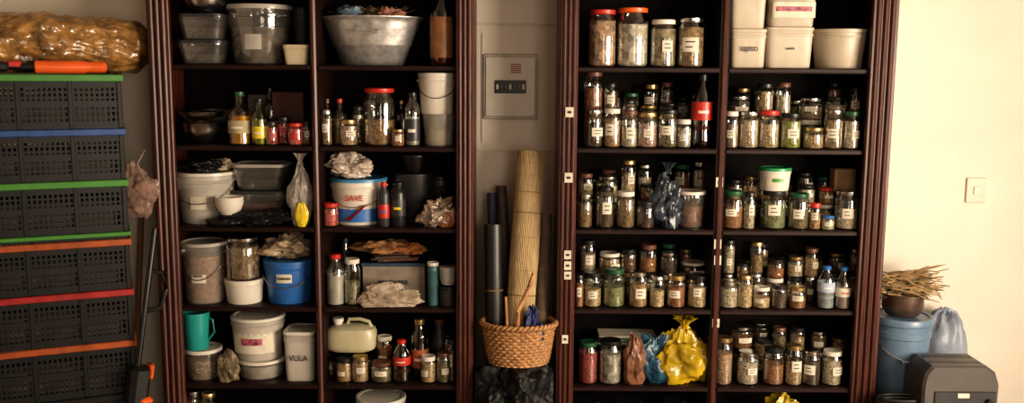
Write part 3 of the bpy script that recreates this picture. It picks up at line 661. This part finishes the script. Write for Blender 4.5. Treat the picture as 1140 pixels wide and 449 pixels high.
t1=U(560,208,-.10); roll('cardboard_tube',(U(570,355,-.2).x,-.25,b0),(t1.x-.01,-.08,t1.z),.025,mat('brown_tube',(.08,.06,.05),.6))
t1=U(607,238,-.22); roll('fabric_roll',(U(602,355,-.3).x,-.33,b0),(t1.x,-.22,t1.z),.030,mat('grey_tan_cloth',(.13,.095,.065),.7),bands=(.3,.6))
STK=mat('branch_wood',(.38,.19,.08),.6,var=.3)
mb=MB(); q0=U(574,368,-.47);q1=U(594,303,-.42); q=[Vector((q0.x,-.44,b0+.03)),Vector((q0.x+.01,-.46,q0.z+.08)),Vector((q1.x-.015,-.45,q1.z-.05)),Vector((q1.x,-.44,q1.z))]
mb.tube(q,[.012,.011,.010,.007],STK,8); mb.done('wooden_stick')
mb=MB(); q1=U(563,330,-.44); mb.tube([(q0.x-.03,-.43,b0+.03),(q1.x,-.45,q1.z)],.006,STK,8); mb.done('wooden_stick')
bag(592,26,350,372,-.42,mat('royal_blue_cloth',(.012,.02,.10),.6,var=.3),name='blue_cloth',base=b0+.02,seed=14,amp=.4,dy=.08)
# ===== RIGHT SIDE =====
pa=U(1077,198,-.01);pb=U(1097,226,-.01); w=pb.x-pa.x;h=pa.z-pb.z
mb=MB(); mb.box((0,.005,0),(w,.01,h),mat('switch_plastic',(.62,.53,.43),.4,var=.03),None,.003); mb.box((0,-.002,0),(w*.3,.008,h*.3),mat('switch_plastic2',(.7,.62,.5),.35),None,.002)
for s_ in (-1,1): mb.lathe([(.002,-.001),(.002,.001)],STEEL,8,c=(0,-.0005,s_*h*.38),cb=True,ct=True)
mb.done('light_switch',((pa.x+pb.x)/2,-.0105,(pa.z+pb.z)/2))
BTOP=.245
BW=mat('bench_wood',(.06,.035,.02),.5,var=.3,stretch=(1,8,8))
mb=MB(); mb.box((1.85,-.34,BTOP-.02),(.50,.58,.036),BW,None,.005)
for sx in (1.64,2.06):
    for sy in (-.1,-.58): mb.box((sx,sy,(BTOP-.04)/2),(.05,.05,BTOP-.04),BW,None,.004)
for sy in (-.1,-.58): mb.box((1.85,sy,BTOP-.07),(.38,.025,.06),BW)
mb.done('low_wooden_bench')
BB=mat('blue_grey_bucket',(.12,.19,.28),.35,var=.08)
b=BTOP+.001
x0=U(1004,350,-.26); Wd=U(1037,355,-.26).x-U(972,355,-.26).x; rx=max(x0.x,1.605+Wd/2)
mb=MB(); r=Wd/2; h=x0.z-b
mb.lathe([(.80*r,0),(.82*r,.005),(.95*r,.78*h),(.99*r,.79*h),(.99*r,.85*h),(.96*r,.86*h),(.97*r,.93*h)],BB,32,cb=True)
mb.lathe([(.99*r,.92*h),(1.02*r,.93*h),(1.02*r,.985*h),(.99*r,h),(.9*r,h-.002),(.88*r,h-.007)],BB,32,cb=True,ct=True)
mb.tube([(r*1.0*math.cos(a),-abs(math.sin(a))*r*1.03,.82*h-.25*h*math.sin(a)) for a in [math.pi*i/16 for i in range(17)]],.003,STEEL,6)
mb.lathe([(.008,-.045),(.008,.045)],BB,8,T=Matrix.Translation((0,-r*1.03,.57*h))@Matrix.Rotation(math.pi/2,4,'Y'),cb=True,ct=True)
mb.done('blue_plastic_bucket',(rx,-.26,b))
bt=b+h+.001
mb=MB(); r2=.092; hh=.10; POT=mat('grey_brown_metal',(.14,.10,.08),.32,var=.3,metal=.6)
mb.lathe([(.72*r2,0),(.8*r2,.006),(.97*r2,.35*hh),(.97*r2,.9*hh),(1.05*r2,.93*hh),(1.05*r2,hh),(.94*r2,hh),(.92*r2,.3*hh)],POT,32,cb=True,ct=True)
for sx in (-1,1): mb.tube([(sx*.95*r2,-.02,.75*hh),(sx*1.15*r2,-.015,.78*hh),(sx*1.15*r2,.015,.78*hh),(sx*.95*r2,.02,.75*hh)],.004,POT,6)
mb.done('metal_cooking_pot',(rx-.0,-.26,bt))
mb=MB(); ST=mat('straw_stem',(.32,.21,.10),.8,var=.5); LF=mat('dry_leaf',(.15,.12,.05),.8,var=.6,scale=40)
for i in range(170):
    d=1 if R.random()<.72 else -1; L=R.uniform(.08,.21) if d>0 else R.uniform(.05,.11)
    p0=Vector((R.uniform(-.09,.03),R.uniform(-.06,.06),R.uniform(-.01,.075))); tl=R.uniform(-.30,.28)
    p1=p0+Vector((d*L,R.uniform(-.06,.06),L*tl)); p1.z=max(p1.z,-.02)
    rs=R.uniform(.7,1.5); k1=R.uniform(-.008,.014)
    mb.tube([p0,p0.lerp(p1,.45)+Vector((0,0,k1)),p0.lerp(p1,.75)+Vector((0,.004,-k1*.4)),p1],[.0034*rs,.003*rs,.0026*rs,.0018*rs],ST if R.random()<.75 else LF,5)
    if R.random()<.35:
        q=p0.lerp(p1,.6); mb.tube([q,q+Vector((d*.03,R.uniform(-.01,.01),R.choice((-1,1))*.016))],.0013,ST,4)
for k in (-.01,.0,.03):
    p0=Vector((-.05,k,.02)); mb.tube([p0,p0+Vector((.14,0,.01)),p0+Vector((.21,.0,-.02+k)),p0+Vector((.235,.01,-.045+k))],.0022,ST,5)
mb.done('dried_stick_bundle',(rx-.01,-.26,bt+.104))
SB=mat('sky_blue_bag',(.28,.34,.46),.35,var=.2,trans=.35)
p=U(1054,346,-.14); mb=MB(); hh=p.z-b; mb.blob((0,0,hh/2),(.21,.18,hh),SB,seed=15,amp=.12,freq=1.6)
mb.done('blue_plastic_bag',(p.x,-.13,b),ang=50)
pa=U(1027,420,-.56);pb=U(1112,420,-.56); W=pb.x-pa.x; h=U(1070,402,-.5).z-b; TB=mat('grey_toaster',(.10,.095,.09),.35,var=.1,metal=.3); 
mb=MB(); D=.19
pro=[(-W/2,0),(-W/2,h*.72),(-W/2+.01,h*.88),(-W/2+.035,h),(W/2-.06,h),(W/2-.02,h*.9),(W/2,h*.7),(W/2,0)]
n=len(pro); bev=.012
rings=[( -D/2,.94),(-D/2+bev,1),(D/2-bev,1),(D/2,.94)]
vs=[(x_*k,y_,h/2+(z_-h/2)*k) for y_,k in rings for x_,z_ in pro]; fs=[[j*n+i,j*n+(i+1)%n,(j+1)*n+(i+1)%n,(j+1)*n+i] for j in range(3) for i in range(n)]+[list(range(n)),[3*n+i for i in range(n)][::-1]]
mb.add(vs,fs,TB)
for sy in (-.04,.04): mb.box((-.01,sy,h),(W*.66,.03,.004),BPL,None,.001)
mb.box((W*.05,-D/2-.003,h*.38),(W*.8,.006,h*.45),DPL,None,.002); mb.box((W*.02,-D/2-.008,h*.55),(.05,.006,.02),LBL,None,.001)
mb.lathe([(.016,-.012),(.014,.012)],BPL,16,T=Matrix.Translation((W*.36,-D/2-.012,h*.45))@Matrix.Rotation(math.pi/2,4,'X'),cb=True,ct=True)
mb.box((W/2+.008,0,h*.6),(.03,.03,.018),BPL,None,.004)
mb.done('toaster',((pa.x+pb.x)/2,-.48,b))
mb=MB()
for k in range(8): mb.tube([(.10*math.cos(a)+.004*(k%3),.045*math.sin(a),.009+.015*k) for a in [2*math.pi*i/32 for i in range(32)]],.008,BPL,8,closed=True)
mb.done('coiled_hose',(U(1003,440,-.5).x,-.50,b))
# ---------------------------------------------------------------- light & camera
def area(name,loc,rot,sx,sy,e,col):
    l=bpy.data.lights.new(name,'AREA'); l.shape='RECTANGLE'; l.size=sx; l.size_y=sy; l.energy=e; l.color=col
    o=bpy.data.objects.new(name,l); sc.collection.objects.link(o); o.location=loc
    o.rotation_euler=rot; return o
d=Vector((-1,.48,-.10)).to_track_quat('-Z','Y').to_euler()
area('window_daylight',(3.42,(WY0+WY1)/2,1.42),d,2.4,1.5,310,(1,.84,.65))
d=Vector((-.25,1,-.05)).to_track_quat('-Z','Y').to_euler()
area('added_front_fill',(1.3,-6.0,1.6),d,1.2,1.8,42,(1,.84,.68))  # added soft fill lamp behind the camera, lifts the centre wall; no doorway there
w=bpy.data.worlds.new('world'); sc.world=w; w.use_nodes=True
bg=w.node_tree.nodes['Background']; bg.inputs[0].default_value=(1,.84,.68,1); bg.inputs[1].default_value=.10
cd=bpy.data.cameras.new('camera'); cd.sensor_width=36; cd.lens=FPX/1140*36; cd.clip_start=.05
co=bpy.data.objects.new('camera',cd); sc.collection.objects.link(co)
co.matrix_world=Matrix.Translation(CAM)@ROT.to_4x4(); sc.camera=co
sc.view_settings.view_transform='Standard'
try: sc.view_settings.look='Medium High Contrast'
except Exception as e: print('look',e)
